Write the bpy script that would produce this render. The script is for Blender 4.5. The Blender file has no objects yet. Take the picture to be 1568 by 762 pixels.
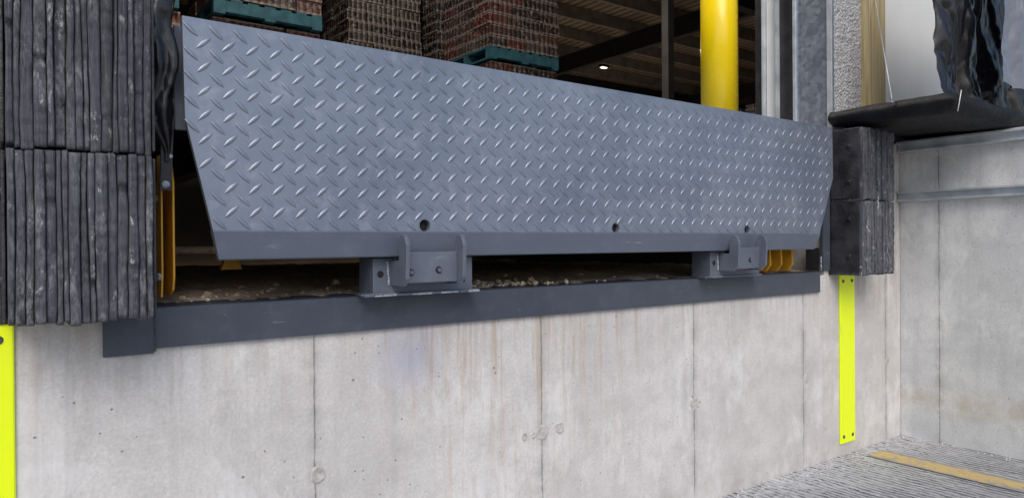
import bpy, bmesh, math, random
from mathutils import Vector, Matrix, noise
random.seed(7)
R=math.radians
scene=bpy.context.scene
scene.view_settings.view_transform='Standard'
try: scene.view_settings.look='None'
except Exception: pass
scene.view_settings.exposure=0

# ---------------------------------------------------------------- node helper
class NT:
    def __init__(s,name):
        s.m=bpy.data.materials.new(name); s.m.use_nodes=True
        s.t=s.m.node_tree; s.b=s.t.nodes['Principled BSDF']
        s.tc=s.t.nodes.new('ShaderNodeTexCoord'); s.P=s.tc.outputs['Object']
    def n(s,typ,ins=None,**pr):
        nd=s.t.nodes.new(typ)
        for k,v in pr.items(): setattr(nd,k,v)
        for k,v in (ins or {}).items(): s.put(nd.inputs[k],v)
        return nd
    def put(s,sock,v):
        if isinstance(v,bpy.types.NodeSocket): s.t.links.new(v,sock)
        else:
            if sock.type=='RGBA' and len(v)==3: v=(*v,1)
            sock.default_value=v
    def math(s,op,a,b=0.0,c=0.0,clamp=False):
        nd=s.n('ShaderNodeMath',{0:a,1:b,2:c},operation=op,use_clamp=clamp); return nd.outputs[0]
    def mix(s,f,a,b,bt='MIX'):
        nd=s.n('ShaderNodeMix',data_type='RGBA',blend_type=bt)
        s.put(nd.inputs[0],f); s.put(nd.inputs[6],a); s.put(nd.inputs[7],b); return nd.outputs[2]
    def noise(s,scale,detail=4,rough=.55,vec=None,dist=0.0):
        return s.n('ShaderNodeTexNoise',{'Vector':vec or s.P,'Scale':scale,'Detail':detail,'Roughness':rough,'Distortion':dist}).outputs['Fac']
    def vor(s,scale,vec=None,feature='F1',out='Distance'):
        return s.n('ShaderNodeTexVoronoi',{'Vector':vec or s.P,'Scale':scale},feature=feature).outputs[out]
    def map(s,sc=(1,1,1),loc=(0,0,0),rot=(0,0,0)):
        return s.n('ShaderNodeMapping',{'Vector':s.P,'Scale':sc,'Location':loc,'Rotation':rot}).outputs[0]
    def rng(s,v,a,b,c=0.0,d=1.0):
        return s.n('ShaderNodeMapRange',{0:v,1:a,2:b,3:c,4:d}).outputs[0]
    def bump(s,h,strength=.3,dist=.002,nrm=None):
        i={'Height':h,'Strength':strength,'Distance':dist}
        if nrm: i['Normal']=nrm
        return s.n('ShaderNodeBump',i).outputs[0]
    def out(s,col=None,rough=None,nrm=None,metal=None,spec=None):
        if col is not None: s.put(s.b.inputs['Base Color'],col)
        if rough is not None: s.put(s.b.inputs['Roughness'],rough)
        if nrm is not None: s.put(s.b.inputs['Normal'],nrm)
        if metal is not None: s.put(s.b.inputs['Metallic'],metal)
        if spec is not None: s.put(s.b.inputs['Specular IOR Level'],spec)
        return s.m
def simple(name,c1,c2,rough=.6,scale=20,bs=.2,bd=.002,metal=0.0,spec=.5,lo=.35,hi=.65):
    t=NT(name); n=t.noise(scale,4); n2=t.noise(scale*7,3)
    f=t.rng(n,lo,hi)
    return t.out(t.mix(f,c1,c2),t.rng(n2,.3,.7,rough-.07,rough+.1),t.bump(n2,bs,bd),metal,spec)

# ---------------------------------------------------------------- materials
def concrete_mat(name,c1,c2,x0=.565,pitch=.636,axis='X',rust=True):
    t=NT(name); P=t.P
    sep=t.n('ShaderNodeSeparateXYZ',{0:P}); X=sep.outputs[axis]; Z=sep.outputs['Z']
    big=t.noise(1.9,5,.6); med=t.noise(11,6,.72); fine=t.noise(150,4,.7)
    def sc(c,k,kb=None): return (c[0]*k,c[1]*k,c[2]*(kb or k))
    col=t.mix(t.rng(big,.38,.62),c1,c2)
    col=t.mix(t.rng(med,.44,.66,0,.58),col,sc(c1,.79))
    col=t.mix(t.rng(fine,.35,.72,0,.44),col,sc(c1,.54))
    lait=t.noise(4.5,7,.75,t.map((1,1,.55),(3,1,2)))
    col=t.mix(t.rng(lait,.51,.61,0,.5),col,(min(.8,c2[0]*1.15),min(.8,c2[1]*1.15),min(.8,c2[2]*1.16)))
    st=t.noise(1,5,.68,t.map((30,30,1.0)))
    col=t.mix(t.rng(st,.54,.72,0,.32),col,sc(c1,.66))
    bd=t.noise(1,5,.6,t.map((.9,.9,7)))
    col=t.mix(t.rng(bd,.53,.64,0,.22),col,sc(c1,.72))
    pv=t.n('ShaderNodeTexVoronoi',{'Vector':P,'Scale':50.0})
    sel=t.math('GREATER_THAN',t.n('ShaderNodeSeparateColor',{0:pv.outputs['Color']}).outputs[0],.80)
    hole=t.math('MULTIPLY',t.rng(pv.outputs['Distance'],.05,.12,1,0),sel)
    pv2=t.n('ShaderNodeTexVoronoi',{'Vector':P,'Scale':17.0})
    sel2=t.math('GREATER_THAN',t.n('ShaderNodeSeparateColor',{0:pv2.outputs['Color']}).outputs[1],.84)
    dd=t.math('ADD',pv2.outputs['Distance'],t.rng(fine,.3,.7,-.04,.04))
    hole2=t.math('MULTIPLY',t.rng(dd,.03,.06,1,0),sel2)
    holes=t.math('MAXIMUM',hole,hole2)
    col=t.mix(t.math('MULTIPLY',holes,.8),col,(.14,.13,.12))
    wob=t.noise(9,4,.6,t.map((0,0,1)))
    xx=t.math('ADD',X,t.rng(wob,.3,.7,-.0025,.0025))
    fr=t.math('DIVIDE',t.math('SUBTRACT',xx,x0),pitch)
    fr=t.math('FRACT',t.math('ADD',fr,20.5)); fr=t.math('ABSOLUTE',t.math('SUBTRACT',fr,.5))
    dm=t.math('MULTIPLY',fr,pitch)
    line=t.rng(dm,.0006,.0028,1,0)
    line=t.math('MULTIPLY',line,t.rng(med,.38,.58,.4,1))
    halo=t.math('MULTIPLY',t.rng(dm,.002,.024,1,0),t.rng(med,.38,.58,.1,.7))
    col=t.mix(halo,col,sc(c1,.62))
    col=t.mix(t.math('MULTIPLY',line,.72),col,(.17,.16,.15))
    if rust:
        rs=t.noise(1,5,.7,t.map((48,48,2.6),(2,0,0)),.5)
        m=t.math('MULTIPLY',t.rng(X,.70,.95),t.rng(X,1.25,1.75,1,0)); m=t.math('MULTIPLY',m,t.rng(Z,.05,.55))
        col=t.mix(t.math('MULTIPLY',t.rng(rs,.51,.68,0,.75),m),col,(.46,.33,.20))
        m2=t.rng(Z,.46,.68)
        col=t.mix(t.math('MULTIPLY',t.rng(rs,.45,.66,0,.42),m2),col,(.38,.31,.25))
        m3=t.rng(Z,.0,.10,1,0)
        col=t.mix(t.math('MULTIPLY',t.rng(med,.3,.65),t.math('MULTIPLY',m3,.6)),col,(.38,.36,.34))
        sx=t.n('ShaderNodeVectorMath',{0:P,1:(.80,0,.60)},operation='DISTANCE').outputs['Value']
        col=t.mix(t.math('MULTIPLY',t.rng(sx,.02,.12,1,0),t.rng(lait,.4,.6,.1,.7)),col,(.30,.32,.46))
    else:
        m=t.math('MULTIPLY',t.rng(Z,.10,.16),t.rng(Z,.17,.26,1,0))
        col=t.mix(t.math('MULTIPLY',m,t.rng(med,.35,.6,0,.6)),col,(.46,.40,.30))
    h=t.math('SUBTRACT',t.rng(fine,0,1,0,.4),holes)
    h=t.math('SUBTRACT',h,t.math('MULTIPLY',line,1.4))
    h=t.math('ADD',h,t.rng(med,0,1,0,1.1))
    return t.out(col,t.rng(fine,.3,.7,.75,.95),t.bump(h,.6,.003),0.0,.25)
M_wall=concrete_mat('concrete_cast_wall',(.60,.585,.58),(.72,.705,.70))
M_side=concrete_mat('concrete_cast_side',(.58,.59,.61),(.69,.70,.72),x0=-.16,pitch=.62,axis='Y',rust=False)
M_patch=simple('grout_patch',(.40,.38,.37),(.62,.60,.59),.9,45,.6,.003,0,.2)

def paint_mat(name,c,rough=.36,metal=.25,dust=.22,cd=(.42,.45,.52)):
    t=NT(name)
    a=t.noise(2.2,5,.65); b=t.noise(24,5,.7); c3=t.noise(230,3,.6)
    col=t.mix(t.rng(a,.35,.7,0,dust),c,cd)
    col=t.mix(t.rng(b,.5,.78,0,dust*1.2),col,cd)
    sc=t.noise(1,5,.7,t.map((9,30,60),(1,4,2)))
    col=t.mix(t.rng(sc,.66,.74,0,.4),col,(.45,.46,.5))
    ch=t.math('GREATER_THAN',t.noise(70,4,.7,t.map((1,1,1),(9,3,1))),.735)
    col=t.mix(t.math('MULTIPLY',ch,.8),col,(.55,.56,.58))
    return t.out(col,t.rng(b,.3,.75,rough-.06,rough+.16),t.bump(t.math('ADD',c3,t.math('MULTIPLY',b,2.0)),.12,.0012),metal,.5)
M_lip=paint_mat('blue_grey_paint_treadplate',(.175,.205,.268),.34,.50,.36,(.44,.48,.55))
M_lug=paint_mat('blue_grey_paint_lugs',(.190,.222,.285),.36,.5,.3,(.48,.52,.59))
M_band=paint_mat('blue_grey_paint_band',(.110,.132,.180),.38,.25,.16,(.25,.28,.34))
M_angle=paint_mat('dark_grey_paint_angle',(.052,.065,.090),.42,.15,.22,(.16,.18,.22))
M_steelp=paint_mat('grey_paint_bracket',(.115,.135,.182),.40,.3,.25,(.3,.32,.36))
M_weld=simple('weld_bead',(.22,.24,.29),(.50,.53,.60),.45,90,.6,.003,.4)
M_black=simple('black_steel',(.012,.012,.014),(.03,.03,.034),.5,20,.2)
M_hole=simple('hole_shade_black',(.006,.006,.006),(.015,.015,.015),.8,20,.1)  # near-black colour painted in for the shade inside holes
M_yel=simple('yellow_paint',(.58,.29,.02),(.72,.38,.03),.42,14,.1,.001)
def neon():
    t=NT('fluorescent_yellow_plastic'); a=t.noise(30,5,.6); b=t.noise(5,5,.7,t.map((3,3,.5)))
    col=t.mix(t.rng(a,.45,.8,0,.25),(.80,.95,.005),(.60,.78,.02))
    col=t.mix(t.rng(b,.60,.8,0,.4),col,(.45,.5,.15))
    t.put(t.b.inputs['Emission Color'],(.85,1.0,.0)); t.b.inputs['Emission Strength'].default_value=.06  # slight glow put in for fluorescence; the strip is no lamp
    return t.out(col,.42,t.bump(a,.1,.001))
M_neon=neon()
def rubber():
    t=NT('laminated_rubber'); a=t.noise(5,6,.72,t.map((1,1,.7)))
    b=t.noise(1,7,.8,t.map((110,110,45)))
    st=t.noise(1,6,.75,t.map((330,330,8)))
    big=t.noise(1,5,.7,t.map((9,9,3.2),(2,5,3)))
    col=t.mix(t.rng(a,.38,.62),(.024,.026,.034),(.066,.070,.086))
    col=t.mix(t.rng(st,.45,.70,0,.75),col,(.15,.155,.18))
    sp=t.math('MULTIPLY',t.rng(b,.46,.64),t.rng(big,.46,.60))
    col=t.mix(t.math('MULTIPLY',sp,.8),col,(.33,.335,.36))
    sp2=t.noise(1,9,.85,t.map((44,44,16),(4,1,7)))
    col=t.mix(t.math('MULTIPLY',t.rng(sp2,.575,.62,0,.9),t.rng(a,.40,.58,.25,1)),col,(.62,.62,.64))
    h=t.math('ADD',t.math('MULTIPLY',st,1.2),t.math('MULTIPLY',b,.35))
    return t.out(col,t.rng(b,.3,.7,.45,.8),t.bump(h,.8,.003),0.0,.45)
M_rub=rubber()
M_rubend=simple('rubber_end_plate',(.014,.014,.018),(.040,.041,.050),.42,18,.5,.004)
def galv():
    t=NT('galvanised_steel')
    v=t.n('ShaderNodeTexVoronoi',{'Vector':t.P,'Scale':55.0}); g=t.n('ShaderNodeSeparateColor',{0:v.outputs['Color']}).outputs[0]
    a=t.noise(6,5,.6); st=t.noise(1,5,.6,t.map((60,60,2)))
    col=t.mix(g,(.32,.37,.45),(.44,.49,.57)); col=t.mix(t.rng(a,.45,.7,0,.5),col,(.20,.23,.29))
    col=t.mix(t.rng(st,.6,.72,0,.5),col,(.75,.77,.8))
    return t.out(col,t.rng(g,0,1,.30,.45),t.bump(a,.2,.003),.65)
M_galv=galv()
M_galvw=simple('galvanised_channel',(.42,.46,.50),(.62,.66,.70),.45,12,.15,.001,.4)
def cmu():
    t=NT('split_face_block'); a=t.noise(35,8,.75); b=t.vor(90)
    col=t.mix(t.rng(a,.35,.65),(.34,.35,.37),(.66,.66,.67))
    return t.out(col,.9,t.bump(t.math('ADD',a,t.math('MULTIPLY',b,.6)),1.0,.012),0.0,.2)
M_cmu=cmu()
def wood():
    t=NT('treated_timber'); g=t.noise(1,6,.65,t.map((60,60,2.5)),.6); w=t.noise(1,3,.5,t.map((200,200,6)))
    col=t.mix(t.rng(g,.35,.68),(.35,.27,.13),(.56,.47,.28)); col=t.mix(t.rng(w,.55,.75,0,.5),col,(.24,.18,.09))
    return t.out(col,.75,t.bump(g,.4,.002),0.0,.3)
M_wood=wood()
M_white=simple('cream_white_panel',(.74,.74,.70),(.83,.83,.80),.5,2,.05)
def vinyl(name,c1,c2,r0=.2):
    t=NT(name); a=t.noise(5,5,.6,dist=1.0); b=t.noise(1,4,.6,t.map((30,30,9)),.8)
    col=t.mix(t.rng(a,.5,.75,0,.6),c1,c2)
    return t.out(col,t.rng(a,.3,.7,r0,r0+.16),t.bump(b,.35,.006),0.0,.6)
M_vinyl=vinyl('black_vinyl',(.008,.008,.011),(.028,.030,.038))
M_vinyl2=vinyl('grey_vinyl',(.16,.17,.21),(.38,.40,.46),.28)
M_foam=simple('black_pad_fabric',(.005,.0055,.007),(.014,.015,.019),.62,10,.4,.005,0,.25)
M_boll=simple('yellow_bollard_sleeve',(.86,.62,.005),(.92,.68,.01),.22,3,.05,.001)
def ceilm():
    t=NT('roof_deck'); sep=t.n('ShaderNodeSeparateXYZ',{0:t.P})
    w=t.math('SINE',t.math('MULTIPLY',sep.outputs['X'],20.0))
    a=t.noise(.8,5); col=t.mix(t.rng(w,-.4,.4),(.13,.095,.068),(.30,.235,.17)); col=t.mix(t.rng(a,.4,.7,0,.5),col,(.14,.11,.09))
    return t.out(col,.8,None,0.0,.2)
M_ceil=ceilm()
M_joist=simple('joist_paint',(.16,.145,.13),(.26,.23,.20),.6,3,.05)
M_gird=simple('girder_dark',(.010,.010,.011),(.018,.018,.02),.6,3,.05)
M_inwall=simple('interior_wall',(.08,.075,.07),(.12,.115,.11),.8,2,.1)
M_floor=simple('warehouse_floor',(.24,.23,.22),(.33,.32,.31),.5,3,.1)
M_siding=simple('metal_siding',(.45,.46,.48),(.52,.53,.55),.5,2,.1)
M_teal=simple('blue_pallet_wood',(.012,.075,.115),(.03,.13,.18),.7,12,.3)
def pitfloor():
    t=NT('pit_dirt'); a=t.noise(9,8,.7); b=t.noise(80,6,.7)
    col=t.mix(t.rng(a,.35,.65),(.64,.47,.34),(.84,.72,.60)); col=t.mix(t.rng(b,.54,.7,0,.7),col,(.32,.22,.15))
    return t.out(col,.95,t.bump(t.math('ADD',a,b),1,.015),0.0,.2)
M_dirt=pitfloor()
def cans():
    t=NT('drink_case_wrap')
    at=t.n('ShaderNodeAttribute',attribute_name='Col').outputs['Color']
    sep=t.n('ShaderNodeSeparateXYZ',{0:t.P})
    s1=t.math('ABSOLUTE',t.math('SINE',t.math('MULTIPLY',t.math('ADD',sep.outputs['X'],sep.outputs['Y']),math.pi/.066)))
    fz=t.math('FRACT',t.math('DIVIDE',t.math('SUBTRACT',sep.outputs['Z'],.145),.125))
    band=t.math('GREATER_THAN',t.math('ABSOLUTE',t.math('SUBTRACT',fz,.5)),.34)
    n=t.noise(22,5,.75); d=t.noise(3,4,.6)
    col=t.mix(t.rng(s1,.05,.55,.8,0),at,(.02,.013,.012))
    col=t.mix(t.math('MULTIPLY',band,.5),col,(.34,.30,.30))
    col=t.mix(t.rng(n,.52,.68,0,.7),col,(.44,.40,.42))  # pale patches paint the glints of the wrap into the colour
    col=t.mix(t.rng(d,.4,.7,0,.35),col,(.20,.17,.17))
    return t.out(col,.32,t.bump(t.math('ADD',s1,n),.6,.02),0.0,.5)
M_can=cans()
def groundm():
    t=NT('grooved_concrete_apron'); sep=t.n('ShaderNodeSeparateXYZ',{0:t.P}); X=sep.outputs['X']; Y=sep.outputs['Y']
    a=t.noise(2.2,6,.65); b=t.noise(38,7,.78)
    wob=t.noise(5,4,.6)
    xx=t.math('ADD',X,t.rng(wob,.3,.7,-.014,.014)); xx=t.math('ADD',xx,t.rng(b,.3,.7,-.005,.005))
    g=t.math('SINE',t.math('MULTIPLY',xx,2*math.pi/.026))
    gr=t.rng(g,-.1,.6)
    gr=t.math('MULTIPLY',gr,t.rng(t.noise(16,6,.75,t.map((1,.4,1))),.36,.54))
    col=t.mix(t.rng(a,.35,.65),(.40,.41,.43),(.56,.57,.60))
    col=t.mix(t.rng(b,.45,.62,0,.8),col,(.15,.155,.17))
    col=t.mix(t.math('MULTIPLY',gr,.88),col,(.035,.037,.045))
    dm=t.rng(Y,-.35,-.01,0,1)
    col=t.mix(t.math('MULTIPLY',t.rng(b,.44,.56),t.rng(dm,0,1,.15,.85)),col,(.72,.73,.76))
    h=t.math('SUBTRACT',t.math('MULTIPLY',b,.7),gr)
    return t.out(col,.88,t.bump(h,.9,.006),0.0,.25)
M_ground=groundm()
M_asph=simple('asphalt',(.045,.046,.05),(.08,.08,.085),.85,30,.5,.004)
def linem():
    t=NT('worn_yellow_paint'); b=t.noise(60,8,.8); sep=t.n('ShaderNodeSeparateXYZ',{0:t.P})
    w=t.noise(14,7,.78); e=t.noise(9,6,.7)
    col=t.mix(t.rng(b,.44,.62),(.66,.47,.18),(.50,.42,.28))
    col=t.mix(t.rng(w,.50,.58,0,.85),col,(.30,.30,.31))
    d=t.math('ABSOLUTE',t.math('SUBTRACT',sep.outputs['X'],2.87))
    d=t.math('ADD',d,t.rng(e,.3,.7,-.02,.02))
    col=t.mix(t.rng(d,.040,.056,0,.95),col,(.28,.285,.30))
    return t.out(col,.85,t.bump(t.math('ADD',b,w),.8,.006),0.0,.2)
M_line=linem()

# ---------------------------------------------------------------- mesh helpers
def empty(name):
    o=bpy.data.objects.new(name,None); scene.collection.objects.link(o); return o
def link(name,me,mat,parent=None,smooth=False):
    o=bpy.data.objects.new(name,me); scene.collection.objects.link(o)
    if mat and not me.materials: me.materials.append(mat)
    if parent: o.parent=parent
    if smooth:
        for p in me.polygons: p.use_smooth=True
    return o
def frombm(name,bm,mat,parent=None,smooth=False):
    bmesh.ops.recalc_face_normals(bm,faces=bm.faces)
    me=bpy.data.meshes.new(name); bm.to_mesh(me); bm.free(); return link(name,me,mat,parent,smooth)
def addbox(bm,x0,x1,y0,y1,z0,z1):
    vs=[bm.verts.new(p) for p in [(x0,y0,z0),(x1,y0,z0),(x1,y1,z0),(x0,y1,z0),(x0,y0,z1),(x1,y0,z1),(x1,y1,z1),(x0,y1,z1)]]
    fs=[]
    for f in [(0,3,2,1),(4,5,6,7),(0,1,5,4),(1,2,6,5),(2,3,7,6),(3,0,4,7)]:
        fs.append(bm.faces.new([vs[i] for i in f]))
    return vs,fs
def box(name,x0,x1,y0,y1,z0,z1,mat,parent=None,bev=0.0):
    bm=bmesh.new(); addbox(bm,x0,x1,y0,y1,z0,z1)
    if bev: bmesh.ops.bevel(bm,geom=list(bm.edges),offset=bev,segments=2,affect='EDGES',profile=.6)
    return frombm(name,bm,mat,parent)
def prism(name,pts,ext,mat,parent=None,bev=0.0):
    bm=bmesh.new(); a=[bm.verts.new(p) for p in pts]; e=Vector(ext); b=[bm.verts.new(Vector(p)+e) for p in pts]
    bm.faces.new(a); bm.faces.new(b[::-1]); n=len(pts)
    for i in range(n): bm.faces.new([a[i],b[i],b[(i+1)%n],a[(i+1)%n]])
    if bev: bmesh.ops.bevel(bm,geom=list(bm.edges),offset=bev,segments=2,affect='EDGES',profile=.6)
    return frombm(name,bm,mat,parent)
def addcyl(bm,p0,p1,r,seg=20,r2=None):
    p0=Vector(p0);p1=Vector(p1);d=p1-p0
    q=d.to_track_quat('Z','Y').to_matrix().to_4x4()
    bmesh.ops.create_cone(bm,cap_ends=True,segments=seg,radius1=r,radius2=r if r2 is None else r2,depth=d.length,matrix=Matrix.Translation((p0+p1)/2)@q)
def cyl(name,p0,p1,r,mat,parent=None,seg=24,r2=None):
    bm=bmesh.new(); addcyl(bm,p0,p1,r,seg,r2); o=frombm(name,bm,mat,parent)
    for p in o.data.polygons:
        if len(p.vertices)==4: p.use_smooth=True
    return o
def weld(name,p0,p1,r,parent,mat=M_weld):
    p0=Vector(p0);p1=Vector(p1);L=(p1-p0).length;n=max(3,int(L/(r*.8)));bm=bmesh.new()
    for i in range(n+1):
        c=p0.lerp(p1,i/n)+Vector([random.uniform(-.25,.25)*r for _ in range(3)])
        bmesh.ops.create_icosphere(bm,subdivisions=1,radius=r*random.uniform(.75,1.2),matrix=Matrix.Translation(c))
    return frombm(name,bm,mat,parent,True)
def bolt(name,c,nrm,r,mat,parent,washer=True):
    c=Vector(c);n=Vector(nrm).normalized();bm=bmesh.new()
    if washer: addcyl(bm,c,c+n*r*.3,r*1.5,20)
    addcyl(bm,c,c+n*r*1.0,r,6)
    return frombm(name,bm,mat,parent)

# ---------------------------------------------------------------- ground
bm=bmesh.new(); vs=[bm.verts.new(p) for p in [(-200,-300,-.006),(200,-300,-.006),(200,.05,-.006),(-200,.05,-.006)]]; bm.faces.new(vs)
frombm('ground',bm,M_asph)
bm=bmesh.new(); vs=[bm.verts.new(p) for p in [(-8,-5,0),(3.26,-5,0),(3.26,.04,0),(-8,.04,0)]]; bm.faces.new(vs)
frombm('concrete_apron',bm,M_ground)
bm=bmesh.new(); vs=[bm.verts.new(p) for p in [(2.805,-4.9,.004),(2.935,-4.9,.004),(2.935,-.07,.004),(2.805,-.07,.004)]]; bm.faces.new(vs)
frombm('painted_line',bm,M_line)

# ---------------------------------------------------------------- dock wall
W=empty('concrete_dock_wall')
prism('wall_face',[(-8,0,-.2),(12,0,-.2),(12,0,1.285),(2.62,0,1.285),(2.62,0,.728),(.24,0,.728),(.24,0,1.285),(-8,0,1.285)],(0,.3,0),M_wall,W)
box('pit_side_left',-8,.24,.3,2.6,-.2,1.283,M_inwall,W)
box('pit_side_right',2.62,32,.3,2.6,-.2,1.283,M_inwall,W)
box('pit_floor',.24,2.62,.3,2.6,.4,.7265,M_dirt,W)
bm=bmesh.new(); rows=[]
for i in range(160):
    row=[]
    for j in range(90):
        x=.245+i*(2.37/159); y=.040+j*(2.4/89)
        h=.7365+.014*min(1,(y-.04)/.6)+.008*noise.noise(Vector((x*6,y*6,1)))*min(1,(y-.03)*6)+.007*noise.noise(Vector((x*22,y*22,3)))+.005*noise.noise(Vector((x*65,y*65,5)))
        h+=.007 if y>.09 else .005
        row.append(bm.verts.new((x,y,h)))
    rows.append(row)
for i in range(159):
    for j in range(89): bm.faces.new([rows[i][j],rows[i+1][j],rows[i+1][j+1],rows[i][j+1]])
frombm('pit_dirt_layer',bm,M_dirt,W,True)
def patch(x,z,r,seed,par):
    bm=bmesh.new(); n=26; c=bm.verts.new((x,-.0010,z)); rings=[]
    for k,(rr,yy) in enumerate([(.6,-.0012),(.82,-.0028),(1.0,.001)]):
        ring=[]
        for i in range(n):
            a=2*math.pi*i/n; q=1+.38*noise.noise(Vector((math.cos(a)*1.3,math.sin(a)*1.3,seed)))+.14*noise.noise(Vector((math.cos(a)*5,math.sin(a)*5,seed)))
            ring.append(bm.verts.new((x+math.cos(a)*r*rr*q,yy+.0014*noise.noise(Vector((i*.7,k,seed))),z+math.sin(a)*r*rr*q)))
        rings.append(ring)
    for i in range(n): bm.faces.new([c,rings[0][i],rings[0][(i+1)%n]])
    for k in range(2):
        for i in range(n): bm.faces.new([rings[k][i],rings[k+1][i],rings[k+1][(i+1)%n],rings[k][(i+1)%n]])
    frombm('form_tie_patch',bm,M_patch,par,True)
for x,z,r in [(.570,.355,.019),(1.201,.345,.023),(1.140,.343,.010),(1.262,.350,.018),(1.17,.343,.008),(1.836,.335,.023),(1.86,.33,.012),(2.49,.34,.017),(-.07,.35,.022),(3.12,.34,.015),(1.83,.36,.007)]:
    patch(x,z,r,x*9,W)

S=empty('concrete_retaining_wall')
box('wall_body',3.24,3.56,-7,-.002,-.2,1.30,M_side,S)
for nm,z0,z1 in (('lower_steel_channel',1.030,1.076),('upper_steel_channel',1.245,1.293)):
    prism(nm,[(3.24,-.004,z0),(3.222,-.004,z0),(3.205,-.004,z0+.004),(3.205,-.004,z0+.010),(3.218,-.004,z0+.012),(3.218,-.004,z1-.012),(3.198,-.004,z1-.010),(3.198,-.004,z1-.002),(3.222,-.004,z1),(3.24,-.004,z1)],(0,-6.5,0),M_galvw,S)

# ---------------------------------------------------------------- dock leveler
L=empty('dock_leveler')
Bp=Vector((0,-.075,.833)); Tp=Vector((0,-.060,1.293)); Ln=(Tp-Bp).length; up=(Tp-Bp).normalized(); nr=Vector((0,-up.z,up.y))
def PL(x,t,n=0.0): return Vector((x,0,0))+Bp+up*t+nr*n
tb=.056; kz=.27
def lx(t,side):
    if side<0:
        return .352+(.294-.352)*min(1,t/kz) if t<kz else .294-.002*(t-kz)/(Ln-kz)
    return 2.438+(2.572-2.438)*min(1,t/kz) if t<kz else 2.572+.006*(t-kz)/(Ln-kz)
outl=[(lx(tb,-1),tb),(lx(tb,1),tb),(lx(kz,1),kz),(lx(Ln,1),Ln),(lx(Ln,-1),Ln),(lx(kz,-1),kz)]
plate=prism('lip_plate',[PL(x,t,0) for x,t in outl],tuple(-nr*.013),M_lip,L)
holes=[(.802,.902),(1.414,.901),(2.023,.900)]
bm=bmesh.new()
for x,z in holes: addcyl(bm,(x,-.2,z),(x,.1,z),.0140,32)
cutter=frombm('cut',bm,None)
md=plate.modifiers.new('h','BOOLEAN'); md.object=cutter; md.operation='DIFFERENCE'; md.solver='EXACT'
dg=bpy.context.evaluated_depsgraph_get(); me=bpy.data.meshes.new_from_object(plate.evaluated_get(dg)); plate.modifiers.clear(); plate.data=me
bpy.data.objects.remove(cutter)
for x,z in holes:
    cyl('lip_hole_shade',(x,-.058,z),(x,-.030,z),.016,M_hole,L)  # black plug paints the darkness behind the hole
    bmr=bmesh.new()
    n=32
    r1=[bmr.verts.new(PL(x,0,.0006)+up*(z-.833)+Vector((math.cos(2*math.pi*i/n),0,0))*.0167+up*math.sin(2*math.pi*i/n)*.0167) for i in range(n)]
    r2=[bmr.verts.new(PL(x,0,-.003)+up*(z-.833)+Vector((math.cos(2*math.pi*i/n),0,0))*.0137+up*math.sin(2*math.pi*i/n)*.0137) for i in range(n)]
    for i in range(n): bmr.faces.new([r1[i],r1[(i+1)%n],r2[(i+1)%n],r2[i]])
    frombm('lip_hole_rim',bmr,M_band,L,True)
# raised tread lugs: rows of parallel bars, direction alternating row by row
bm=bmesh.new(); q_=.0230; a_=.0188; b_=.0050; h_=.0027
nx=int(2.5/q_)+2; nz=int(Ln/q_)+1
for n_ in range(nz+1):
    for m_ in range(nx+1):
        if (m_+n_)%2: continue
        cx=.26+m_*q_; ct=tb+.013+n_*q_
        if ct>Ln-.004: continue
        if cx<lx(ct,-1)+.008 or cx>lx(ct,1)-.008: continue
        if any((cx-x)**2+(ct+.833-z)**2<.026**2 for x,z in holes): continue
        ang=R(42) if n_%2 else R(-42)
        ca,sa=math.cos(ang),math.sin(ang); st=[-1,-.8,-.5,-.17,.17,.5,.8,1]; rows=[]
        for s in st:
            w=b_*(1-s*s*.99)**.85; h=h_*(max(0,1-s*s*.98))**.45
            row=[]
            for q,hh in ((-1,0),(-.72,.62),(-.3,.97),(.3,.97),(.72,.62),(1,0)):
                u=s*a_; v=q*w
                X=cx+u*ca-v*sa; T=ct+u*sa+v*ca
                row.append(bm.verts.new(PL(X,max(tb-.0,min(T,Ln-.0005)),hh*h-.0002)))
            rows.append(row)
        for k in range(len(st)-1):
            for q in range(5): bm.faces.new([rows[k][q],rows[k+1][q],rows[k+1][q+1],rows[k][q+1]])
frombm('tread_lugs',bm,M_lug,L,True)
def band():
    bm=bmesh.new()
    t0=PL(0,tb-.0002,.0015).y; z0=PL(0,tb,0).z
    prof=[(t0,z0),(t0-.001,z0-.003),(-.069,.8335),(-.066,.831),(-.054,.833),(-.054,z0)]
    A=[];B=[]
    for y,z in prof:
        t=max(0,z-.833); A.append(bm.verts.new((lx(t,-1)-.0006,y,z))); B.append(bm.verts.new((lx(t,1)+.0006,y,z)))
    n=len(prof)
    for i in range(n): bm.faces.new([A[i],A[(i+1)%n],B[(i+1)%n],B[i]])
    bm.faces.new(A); bm.faces.new(B[::-1])
    frombm('lip_beveled_edge',bm,M_band,L)
band()
cyl('lip_hinge_tube',(.30,-.032,1.272),(2.57,-.032,1.272),.014,M_steelp,L)
box('deck_header_plate',.287,2.59,-.010,.002,1.085,1.288,M_steelp,L,.002)
box('deck_plate',.292,2.585,.004,2.55,1.276,1.289,M_lip,L)
box('deck_side_plate',.290,.298,.004,2.5,1.10,1.274,M_black,L)
box('deck_side_plate',2.575,2.583,.004,2.5,1.10,1.274,M_black,L)
for x in (.62,1.0,1.43,1.85,2.25): box('deck_rib',x-.03,x+.03,.02,2.4,1.13,1.274,M_black,L)
cyl('hydraulic_pipe',(.34,.30,.850),(1.2,.30,.842),.009,M_dirt,L)
prism('pit_edge_angle_face',[(.249,-.010,.664),(.249,0,.664),(.249,.0,.735),(.249,.09,.7375),(.249,.09,.744),(.249,-.008,.742),(.249,-.010,.740)],(2.327,0,0),M_angle,L)
box('pit_edge_angle_end',.162,.2465,-.012,-.0005,.655,.733,M_angle,L,.001)
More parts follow.
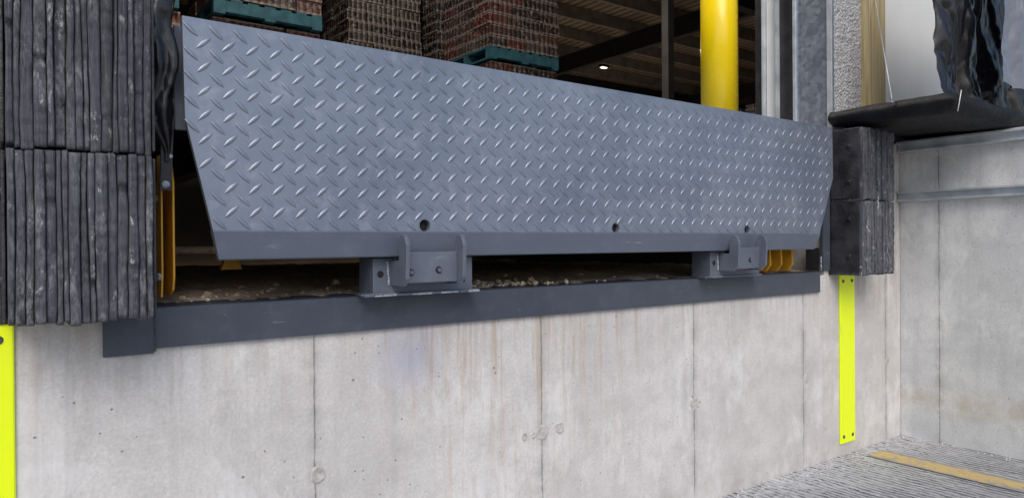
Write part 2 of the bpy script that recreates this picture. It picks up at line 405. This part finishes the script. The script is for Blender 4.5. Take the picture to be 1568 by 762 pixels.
weld('angle_end_weld',(.2478,-.012,.660),(.2478,-.012,.735),.0022,L,M_angle)
box('pit_corner_angle',2.600,2.648,-.010,-.0005,.746,1.285,M_angle,L,.001)
box('pit_corner_stub',2.575,2.598,-.006,.05,.748,.835,M_black,L,.001)
weld('stub_weld',(2.586,-.008,.75),(2.586,-.008,.80),.003,L)
def keeper(x0):
    K=L
    x1=x0+.265
    prism('keeper_base',[(x0,-.042,.745),(x1,-.042,.745),(x1,-.042,.829),(x0,-.042,.829)],(0,.075,0),M_steelp,K,.002)
    prism('keeper_toe',[(x0-.030,-.046,.7435),(x0+.02,-.052,.7435),(x0+.12,-.049,.7435),(x1-.02,-.053,.7435),(x1+.006,-.047,.7435),(x1+.004,.03,.7435),(x0-.015,.03,.7435)],(0,0,.005),M_steelp,K,.001)
    box('keeper_plate',x0+.050,x0+.189,-.052,-.043,.768,.884-.052,M_steelp,K,.0015)
    box('keeper_front_plate',x0+.053,x0+.190,-.093,-.083,.772,.842,M_steelp,K,.002)
    box('keeper_shelf',x0+.053,x0+.189,-.083,-.043,.772,.780,M_steelp,K,.001)
    for ex in (.043,.190):
        xe=x0+ex
        pts=[(xe,-.043,.766),(xe,-.098,.766),(xe,-.116,.782),(xe,-.120,.858),(xe,-.112,.876),(xe,-.102,.882),(xe,-.090,.880),(xe,-.085,.868),(xe,-.085,.822),(xe,-.043,.822)]
        prism('keeper_ear',pts,(.010,0,0),M_steelp,K,.0012)
    for bx,bz in ((.068,.796),(.140,.800)):
        cyl('keeper_bolt_recess',(x0+bx,-.0937,bz),(x0+bx,-.0925,bz),.0085,M_black,K,20)
        bolt('keeper_bolt',(x0+bx,-.0937,bz),(0,-1,0),.0048,M_steelp,K,False)
    cyl('keeper_pin_hole',(x0+.018,-.0424,.792),(x0+.018,-.041,.792),.008,M_hole,K,20)  # flat dark disc stands for the shaded inside of the hole
    cyl('keeper_pin_hole',(x0+.240,-.0424,.770),(x0+.240,-.041,.770),.004,M_hole,K,20)
    weld('keeper_weld',(x0-.02,-.050,.747),(x1,-.048,.747),.0034,K,M_steelp)
    weld('keeper_weld',(x0+.035,-.043,.82),(x0+.039,-.043,.768),.0028,K)
    weld('keeper_weld',(x0+.205,-.043,.82),(x0+.205,-.043,.768),.0028,K)
keeper(.686); keeper(1.870)
for i in range(11):
    xx=.655+i*.027
    prism('keeper_shim',[(xx,-.058-random.random()*.014,.7432),(xx+.035,-.054-random.random()*.016,.7434),(xx+.040,-.02,.7446),(xx+.004,-.02,.7442)],(0,0,.002+random.random()*.003),M_weld if i%3 else M_steelp,L)
prism('side_guard_outer',[(.283,.0,.985),(.283,.0,.800),(.283,.010,.772),(.283,.035,.762),(.283,.16,.762),(.283,.16,1.05),(.283,.03,1.05)],(.004,0,0),M_yel,L,.001)
prism('side_guard_inner',[(.262,-.004,.985),(.262,-.004,.800),(.262,.005,.76),(.262,.16,.76),(.262,.16,.985)],(.003,0,0),M_yel,L)
bolt('guard_bolt',(.258,.0,.80),(0,-1,0),.0045,M_weld,L)
prism('yellow_bracket',[(.46,.35,.80),(.51,.35,.80),(.50,.35,.832),(.47,.35,.832)],(0,.02,0),M_yel,L)
for x in (2.28,2.35,2.42):
    prism('lip_assist_bracket',[(x,.03,.750),(x,.07,.750),(x,.10,.775),(x,.105,.82),(x,.09,.90),(x,.03,.90),(x,.015,.83),(x,.012,.775)],(.010,0,0),M_yel,L,.002)
cyl('lip_assist_rod',(2.27,.06,.79),(2.46,.06,.79),.009,M_yel,L)
prism('hinge_link',[(.262,-.03,1.14),(.284,-.03,1.14),(.276,-.03,.965),(.256,-.03,.965)],(0,.008,0),M_black,L,.001)
bolt('link_bolt',(.266,-.031,.976),(0,-1,0),.0045,M_weld,L)
bolt('link_bolt',(.274,-.031,1.03),(0,-1,0),.003,M_weld,L)
bm=bmesh.new(); nzv=110; nu=40; rows=[]
for i in range(nzv):
    z=1.36-(1.36-1.02)*i/(nzv-1); row=[]
    for j in range(nu):
        a=2*math.pi*j/nu
        q=1+.45*noise.noise(Vector((math.cos(a)*1.6,math.sin(a)*1.6,z*11)))+.28*math.sin(a*5+6*noise.noise(Vector((z*6,1,1))))*.6-.25*abs(noise.noise(Vector((math.cos(a)*2,math.sin(a)*2,z*26))))
        taper=1.0 if z>1.12 else max(.16,(z-1.02)/.10)
        row.append(bm.verts.new((.258+.008*(1-taper)+.004*math.sin(z*38)+math.cos(a)*.026*q*taper,-.032+math.sin(a)*.022*q*taper,z)))
    rows.append(row)
for i in range(nzv-1):
    for j in range(nu): bm.faces.new([rows[i][j],rows[i][(j+1)%nu],rows[i+1][(j+1)%nu],rows[i+1][j]])
frombm('weather_seal',bm,M_vinyl,L,True)
# debris in pit
D=bmesh.new()
for i in range(520):
    x=random.uniform(.3,2.5); y=random.uniform(.02,1.2); r=random.uniform(.002,.007) if random.random()<.9 else random.uniform(.008,.014)
    if random.random()<.4: x=random.gauss(1.12,.07); y=random.uniform(.03,.2)
    elif random.random()<.4: x=random.uniform(.3,.7); y=random.uniform(.04,.5)
    z=.746
    if y<.10: z=.7465; r*=.7
    M=Matrix.Translation((x,y,z+r*.3))@Matrix.Rotation(random.random()*6,4,Vector((random.random(),random.random(),1)).normalized())@Matrix.Diagonal((1,random.uniform(.6,1.3),random.uniform(.4,.8),1))
    bmesh.ops.create_icosphere(D,subdivisions=1,radius=r,matrix=M)
frombm('gravel_debris',D,M_dirt)
D=bmesh.new()
for i in range(420):
    x=random.uniform(1.3,3.22); y=-abs(random.gauss(0,.06))-.004
    if random.random()<.3: x=3.235-abs(random.gauss(0,.05)); y=-random.uniform(0,1.2)
    r=random.uniform(.0012,.004)
    bmesh.ops.create_icosphere(D,subdivisions=1,radius=r,matrix=Matrix.Translation((x,y,r*.4+.001)))
frombm('salt_grit',D,simple('salt_grit_mat',(.35,.34,.33),(.7,.7,.7),.9,60,.2))

# ---------------------------------------------------------------- bumpers
def bumper(name,x0,x1,yf,seed,flange=.004,ztop=1.300):
    B=empty(name); rs=random.Random(seed)
    box('back_plate',x0-flange,x1+.004,-.012,-.0012,.728,ztop+.002,M_rubend,B,.001)
    for (z0,z1,tag) in ((.733,1.015,'lower_pad'),(1.018,ztop,'upper_pad')):
        n=max(10,int((x1-x0)/.0128)); xs=[x0]
        ws=[rs.uniform(.6,1.4) for _ in range(n)]; s=sum(ws)
        for w in ws: xs.append(xs[-1]+w/s*(x1-x0))
        bm=bmesh.new(); nzz=100
        def bx(i,z):
            if i==0 or i==n: return xs[i]+.0015*noise.noise(Vector((i,z*9,seed)))
            return xs[i]+.0036*noise.noise(Vector((i*.6,z*5,seed)))+.0010*noise.noise(Vector((i*5.1,z*24,seed+2)))
        for i in range(n):
            off=rs.uniform(-.0045,.0045); ze=rs.uniform(-.0055,.004); zt=rs.uniform(-.0035,.0012); rings=[]
            for k in range(nzz):
                z=(z0+ze)+(z1+zt-z0-ze)*k/(nzz-1)
                g=.0003+.0012*max(0,noise.noise(Vector((i*2.3,z*8,seed+20))))
                a=bx(i,z)+g; b=bx(i+1,z)-g; wd=b-a
                y=yf+off+.003*noise.noise(Vector((i*1.7,z*10,seed+9)))+.0022*noise.noise(Vector((i*2.7,z*75,seed+4)))
                chip=noise.noise(Vector((i*4.7,z*22,seed+31)))
                if chip>.42: y+=.010*(chip-.42)*3
                e=min(k,nzz-1-k); y+= (.004,.0012,.0003)[e] if e<3 else 0
                rings.append([bm.verts.new(v) for v in ((a,-.013,z),(a,y+.0034,z),(a+wd*.10,y+.0011,z),(a+wd*.28,y+.0002,z),(a+wd*.5,y+.0001,z),(b-wd*.28,y+.0002,z),(b-wd*.10,y+.0011,z),(b,y+.0034,z),(b,-.013,z))])
            for k in range(nzz-1):
                for q in range(9):
                    f=bm.faces.new([rings[k][q],rings[k][(q+1)%9],rings[k+1][(q+1)%9],rings[k+1][q]]); f.smooth= (1<=q<=6)
            bm.faces.new(rings[0]); bm.faces.new(rings[-1][::-1])
        o=frombm(tag,bm,M_rub,B)
        for sx,sg in ((x0,-1),(x1,1)):
            xa=sx+sg*.0018; xb=sx+sg*.0065
            box('end_angle',min(xa,xb),max(xa,xb),yf+.012,-.013,z0+.006,z1-.004,M_rubend,B,.0015)
            for zz in (z0+.07,z1-.07):
                bm=bmesh.new(); addcyl(bm,(xb,yf+.05,zz),(xb+sg*.003,yf+.05,zz),.012,20); addcyl(bm,(xb+sg*.003,yf+.05,zz),(xb+sg*.009,yf+.05,zz),.0075,12,.005)
                frombm('rod_nut',bm,M_rubend,B)
    return B
bumper('dock_bumper',.018,.224,-.150,3,.10)
bumper('dock_bumper',2.655,2.905,-.138,11,.004,1.294)

# ---------------------------------------------------------------- fluorescent strips
def strip(x0,x1):
    G=empty('fluorescent_guide_strip')
    bm=bmesh.new(); addbox(bm,x0,x1,-.0075,-.0005,.047,.726)
    bmesh.ops.bevel(bm,geom=list(bm.edges),offset=.002,segments=2,affect='EDGES')
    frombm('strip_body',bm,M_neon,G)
    for zx in (.075,.70):
        for xx in (x0+.022,x1-.022):
            bm=bmesh.new(); addcyl(bm,(xx,-.0072,zx),(xx,-.010,zx),.008,20,.006); frombm('strip_screw',bm,M_angle,G)
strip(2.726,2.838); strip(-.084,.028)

# ---------------------------------------------------------------- warehouse building
Bd=empty('warehouse_building')
box('floor_slab',-8,32,2.6,45,-.2,1.283,M_floor,Bd)
box('facade_left',-8,.10,.004,.3,1.29,9,M_cmu,Bd)
box('facade_header',.10,2.70,.004,.3,4.4,9,M_siding,Bd)
box('block_wall',2.704,2.912,0.0,.3,1.29,9,M_cmu,Bd)
box('facade_right',2.912,32,.03,.3,1.29,9,M_siding,Bd)
box('jamb_left',.10,.115,.006,.22,1.29,4.4,M_galv,Bd)
J=Bd
prism('steel_jamb',[(2.684,.0,1.289),(2.702,.0,1.289),(2.702,.24,1.289),(2.684,.24,1.289)],(0,0,3.1),M_galv,J)
box('jamb_edge_lip',2.676,2.6835,-.004,.016,1.289,4.38,M_galvw,J,.001)
box('jamb_rib',2.674,2.6835,.150,.163,1.289,4.38,M_galvw,J,.001)
box('jamb_seal_strip',2.679,2.6835,.168,.224,1.289,4.38,M_black,J)
box('door_track_back',2.655,2.680,.226,.232,1.289,4.38,M_galvw,J)
box('door_track_web',2.676,2.6835,.232,.285,1.289,4.38,M_white,J)
box('door_track_lip',2.648,2.680,.287,.292,1.289,4.38,M_galvw,J)
box('track_gap_shade',2.66,2.70,.295,.33,1.289,4.38,M_black,J)  # black strip put in for the shade of the gap beside the track
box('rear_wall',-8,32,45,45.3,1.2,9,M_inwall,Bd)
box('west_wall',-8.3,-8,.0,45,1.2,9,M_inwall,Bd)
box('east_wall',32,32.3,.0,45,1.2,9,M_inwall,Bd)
box('roof_deck',-8,32,.3,45,8.3,8.5,M_ceil,Bd)
bm=bmesh.new()
y=1.5
while y<44: addbox(bm,-8,32,y,y+.10,7.9,8.29); y+=1.7
frombm('roof_joists',bm,M_joist,Bd)
bm=bmesh.new()
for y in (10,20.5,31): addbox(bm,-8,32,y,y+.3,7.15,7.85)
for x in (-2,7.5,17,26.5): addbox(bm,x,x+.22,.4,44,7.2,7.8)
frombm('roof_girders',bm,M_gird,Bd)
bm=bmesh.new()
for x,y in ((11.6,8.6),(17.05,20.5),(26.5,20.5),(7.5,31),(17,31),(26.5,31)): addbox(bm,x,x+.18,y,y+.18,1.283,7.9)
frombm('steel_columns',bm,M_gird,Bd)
def emis(name,s):
    m=bpy.data.materials.new(name); m.use_nodes=True; b=m.node_tree.nodes['Principled BSDF']
    b.inputs['Emission Color'].default_value=(1,.93,.8,1); b.inputs['Emission Strength'].default_value=s; return m
M_em=emis('lamp_and_fill_lens',4)
for x,y,e in ((17.4,16.6,700),(1.5,2.6,260),(9,8.3,350)):  # first is the visible lamp; the others are added fill for the stacks
    A=empty('high_bay_and_fill_lamp')
    box('lens',x-.11,x+.11,y-.06,y+.06,7.05,7.07,M_em,A); box('housing',x-.17,x+.17,y-.10,y+.10,7.075,7.16,M_gird,A)
    ld=bpy.data.lights.new('lamp_and_fill_light','AREA'); ld.energy=e; ld.size=.2; ld.color=(1,.88,.72)
    lo=bpy.data.objects.new('lamp_and_fill_light',ld); lo.location=(x,y,7.0); scene.collection.objects.link(lo); lo.parent=A

# pallets of drink cases
def tier_mesh(seed,palette):
    rs=random.Random(seed); bm=bmesh.new(); cl=bm.loops.layers.color.new('Col')
    def setc(fs,c,mi):
        for f in fs:
            f.material_index=mi
            for l in f.loops: l[cl]=(*c,1)
    for yy in (0,.46,.92):
        _,fs=addbox(bm,0,1.0,yy,yy+.09,.02,.12); setc(fs,(0,.1,.2),1)
    for k in range(7):
        _,fs=addbox(bm,k*.15,k*.15+.1,0,1.01,.121,.14); setc(fs,(0,.1,.2),1)
        if k%3==0:
            _,fs=addbox(bm,k*.15,k*.15+.1,0,1.01,0,.019); setc(fs,(0,.1,.2),1)
    for l in range(12):
        z=.145+l*.125
        ax=l%2
        nx_,ny_=(3,4) if ax else (4,3)
        for i in range(nx_):
            for j in range(ny_):
                if 0<i<nx_-1 and 0<j<ny_-1: continue
                w=1.0/nx_; d=1.0/ny_; o=rs.uniform(-.012,.012); o2=rs.uniform(-.012,.012)
                _,fs=addbox(bm,i*w+.004+o,(i+1)*w-.004+o,j*d+.004+o2,(j+1)*d-.004+o2,z,z+.120)
                c=palette[rs.randrange(len(palette))]; k=rs.uniform(.6,1.3)
                setc(fs,tuple(v*k for v in c),0)
    me=bpy.data.meshes.new('tier'); bm.to_mesh(me); bm.free()
    me.materials.append(M_can); me.materials.append(M_teal); return me
red=[(.42,.06,.045),(.42,.12,.08),(.30,.07,.06),(.33,.17,.14),(.20,.11,.09)]
brn=[(.19,.11,.095),(.25,.11,.09),(.14,.10,.10),(.20,.155,.145),(.27,.09,.07)]
drk=[(.08,.060,.052),(.10,.078,.065),(.06,.055,.06),(.13,.08,.068)]
T=[tier_mesh(1,red),tier_mesh(2,brn),tier_mesh(3,drk),tier_mesh(4,red)]
def stack(x,y,kinds):
    E=empty('pallet_stack')
    for k,m in enumerate(kinds):
        o=bpy.data.objects.new('pallet_tier',T[m]); scene.collection.objects.link(o); o.parent=E
        o.location=(x+random.uniform(-.04,.04),y+random.uniform(-.04,.04),1.285+k*1.66)
stack(.35,5.2,(0,3,0)); stack(1.6,5.15,(3,0,3)); stack(-1.0,5.2,(0,0,3))
stack(3.5,6.5,(2,2,2)); stack(2.3,7.0,(2,2,2)); stack(4.5,5.0,(1,1,1)); stack(4.6,6.3,(1,2,1))
stack(3.6,7.8,(2,2,2)); stack(4.8,7.8,(2,1,2)); stack(2.4,8.3,(2,2,2)); stack(4.7,9.1,(2,1,2)); stack(3.5,9.4,(2,2,2))
for i,(x,y) in enumerate(((16.5,9.2),(17.7,9.2),(16.5,10.5),(17.7,10.5),(18.9,9.2),(18.9,10.5),(20.1,9.2),(16.5,12),(20.5,24),(21.8,24),(23.1,24),(24.4,24),(25.7,24),(27,24),(19.2,24),(17.9,24))):
    stack(x,y,(1,2) if i<8 else (1,1,2))

BO=empty('safety_bollard')
cyl('bollard_sleeve',(2.69,.54,1.285),(2.69,.54,2.35),.083,M_boll,BO,64)
bm=bmesh.new(); bmesh.ops.create_uvsphere(bm,u_segments=48,v_segments=24,radius=.083,matrix=Matrix.Translation((2.69,.54,2.35))@Matrix.Diagonal((1,1,.6,1))); frombm('bollard_cap',bm,M_boll,BO,True)

# ---------------------------------------------------------------- neighbouring dock shelter
box('wood_post',2.916,3.048,-.035,.028,1.372,4.5,M_wood,None,.003)
PN=empty('white_wall_panel'); box('panel_sheet',3.052,3.9,-.012,.028,1.372,4.5,M_white,PN,.001)
SH=empty('dock_shelter')
bm=bmesh.new()
nxs,nys=80,44; top=[];bot=[]
for i in range(nxs+1):
    rt=[];rb=[]
    for j in range(nys+1):
        u=i/nxs; v=j/nys
        y=-.455+v*.452; x=2.648+u*(4.2-2.648)+.012*noise.noise(Vector((y*7,3,3)))*(1-u)
        ed=min(1,v*nys/5.0)*min(1,u*nxs/2.5)
        rd=math.sqrt(max(0,1-(1-ed)**2))
        fr=1-v                                   # thicker and sagging toward the free edge
        d=.010*noise.noise(Vector((x*5,y*5,1)))-.008*abs(noise.noise(Vector((x*12,y*12,4))))
        rt.append(bm.verts.new((x,y,1.350+.026*rd+d*.6))); rb.append(bm.verts.new((x,y,1.338-(.018+.022*fr)*rd+d*.7)))
    top.append(rt);bot.append(rb)
for i in range(nxs):
    for j in range(nys):
        bm.faces.new([top[i][j],top[i+1][j],top[i+1][j+1],top[i][j+1]]); bm.faces.new([bot[i][j],bot[i][j+1],bot[i+1][j+1],bot[i+1][j]])
for i in range(nxs):
    bm.faces.new([top[i][0],bot[i][0],bot[i+1][0],top[i+1][0]]); bm.faces.new([top[i][nys],top[i+1][nys],bot[i+1][nys],bot[i][nys]])
for j in range(nys):
    bm.faces.new([top[0][j],top[0][j+1],bot[0][j+1],bot[0][j]]); bm.faces.new([top[nxs][j],bot[nxs][j],bot[nxs][j+1],top[nxs][j+1]])
frombm('base_pad',bm,M_foam,SH,True)
def cloth(name,x0,x1,z0,z1,yb,mat,seed,NU=200,NV=120,amp=1.0,drape=0.0,fq=30):
    bm=bmesh.new(); g=[]
    for i in range(NU+1):
        row=[]
        for j in range(NV+1):
            u=i/NU; v=j/NV
            x=x0+u*(x1-x0); z=z0+v*(z1-z0); q=x
            n1=noise.noise(Vector((q*2.5,z*1.6,seed)))
            ph=q*fq+5*n1+z*1.5
            f=.040*(1-abs(math.sin(ph*.5))**.7*1.6)*(.5+abs(noise.noise(Vector((q*3,z*1.2,seed+7))))*1.2)
            f+=.030*noise.noise(Vector((q*5,z*3,seed+2)))
            f-=.024*abs(noise.noise(Vector((q*16+z*5,z*3.5,seed+5))))
            f-=.014*abs(noise.noise(Vector((q*9-z*12,z*9+q*10,seed+8))))
            zz=z+.02*noise.noise(Vector((q*8,seed,0)))*(1-v)
            row.append(bm.verts.new((x+.018*noise.noise(Vector((q*5,z*4,seed+11)))+drape*(1-v),yb+f*amp,zz)))
        g.append(row)
    for i in range(NU):
        for j in range(NV): bm.faces.new([g[i][j],g[i+1][j],g[i+1][j+1],g[i][j+1]])
    return frombm(name,bm,mat,SH,True)
cloth('vinyl_curtain',2.685,3.60,1.350,2.02,-.375,M_vinyl,2.0,drape=.03)
cloth('curtain_edge_fold',2.965,3.28,1.430,2.0,-.49,M_vinyl2,31.0,90,100,.6,drape=-.03,fq=22)
cyl('stay_cable',(2.645,-.25,1.376),(2.95,-.04,1.86),.0020,M_galvw,SH,8)
bolt('stay_eyebolt',(2.642,-.25,1.362),(0,0,1),.006,M_weld,SH)
cyl('tie_cord',(2.66,-.462,1.30),(2.69,-.462,1.375),.0012,M_white,SH,8)

# ---------------------------------------------------------------- light
w=bpy.data.worlds.new('World'); scene.world=w; w.use_nodes=True
nt=w.node_tree; bg=nt.nodes['Background']; sky=nt.nodes.new('ShaderNodeTexSky'); sky.sky_type='NISHITA'; sky.sun_disc=False
EL=R(44); AZ=R(212)
sky.sun_elevation=EL; sky.sun_rotation=AZ; sky.air_density=1.0; sky.dust_density=2.2; sky.ozone_density=1.2
nt.links.new(sky.outputs[0],bg.inputs[0]); bg.inputs[1].default_value=.145
ld=bpy.data.lights.new('sun','SUN'); ld.energy=1.7; ld.angle=R(38); ld.color=(1,.95,.89)
so=bpy.data.objects.new('sun',ld); scene.collection.objects.link(so)
Sv=Vector((math.cos(EL)*math.sin(AZ),math.cos(EL)*math.cos(AZ),math.sin(EL)))
so.rotation_euler=Sv.to_track_quat('Z','Y').to_euler(); so.location=Sv*30

# ---------------------------------------------------------------- camera
cd=bpy.data.cameras.new('camera'); cam=bpy.data.objects.new('camera',cd); scene.collection.objects.link(cam)
cd.sensor_width=36; cd.lens=24.8; cd.clip_start=.02; cd.clip_end=1500
Mx=Matrix.Rotation(R(-36.36),4,'Z')@Matrix.Rotation(R(89.67),4,'X')@Matrix.Rotation(R(-.46),4,'Z')
cam.matrix_world=Matrix.Translation((0,-1.5,.856))@Mx
scene.camera=cam
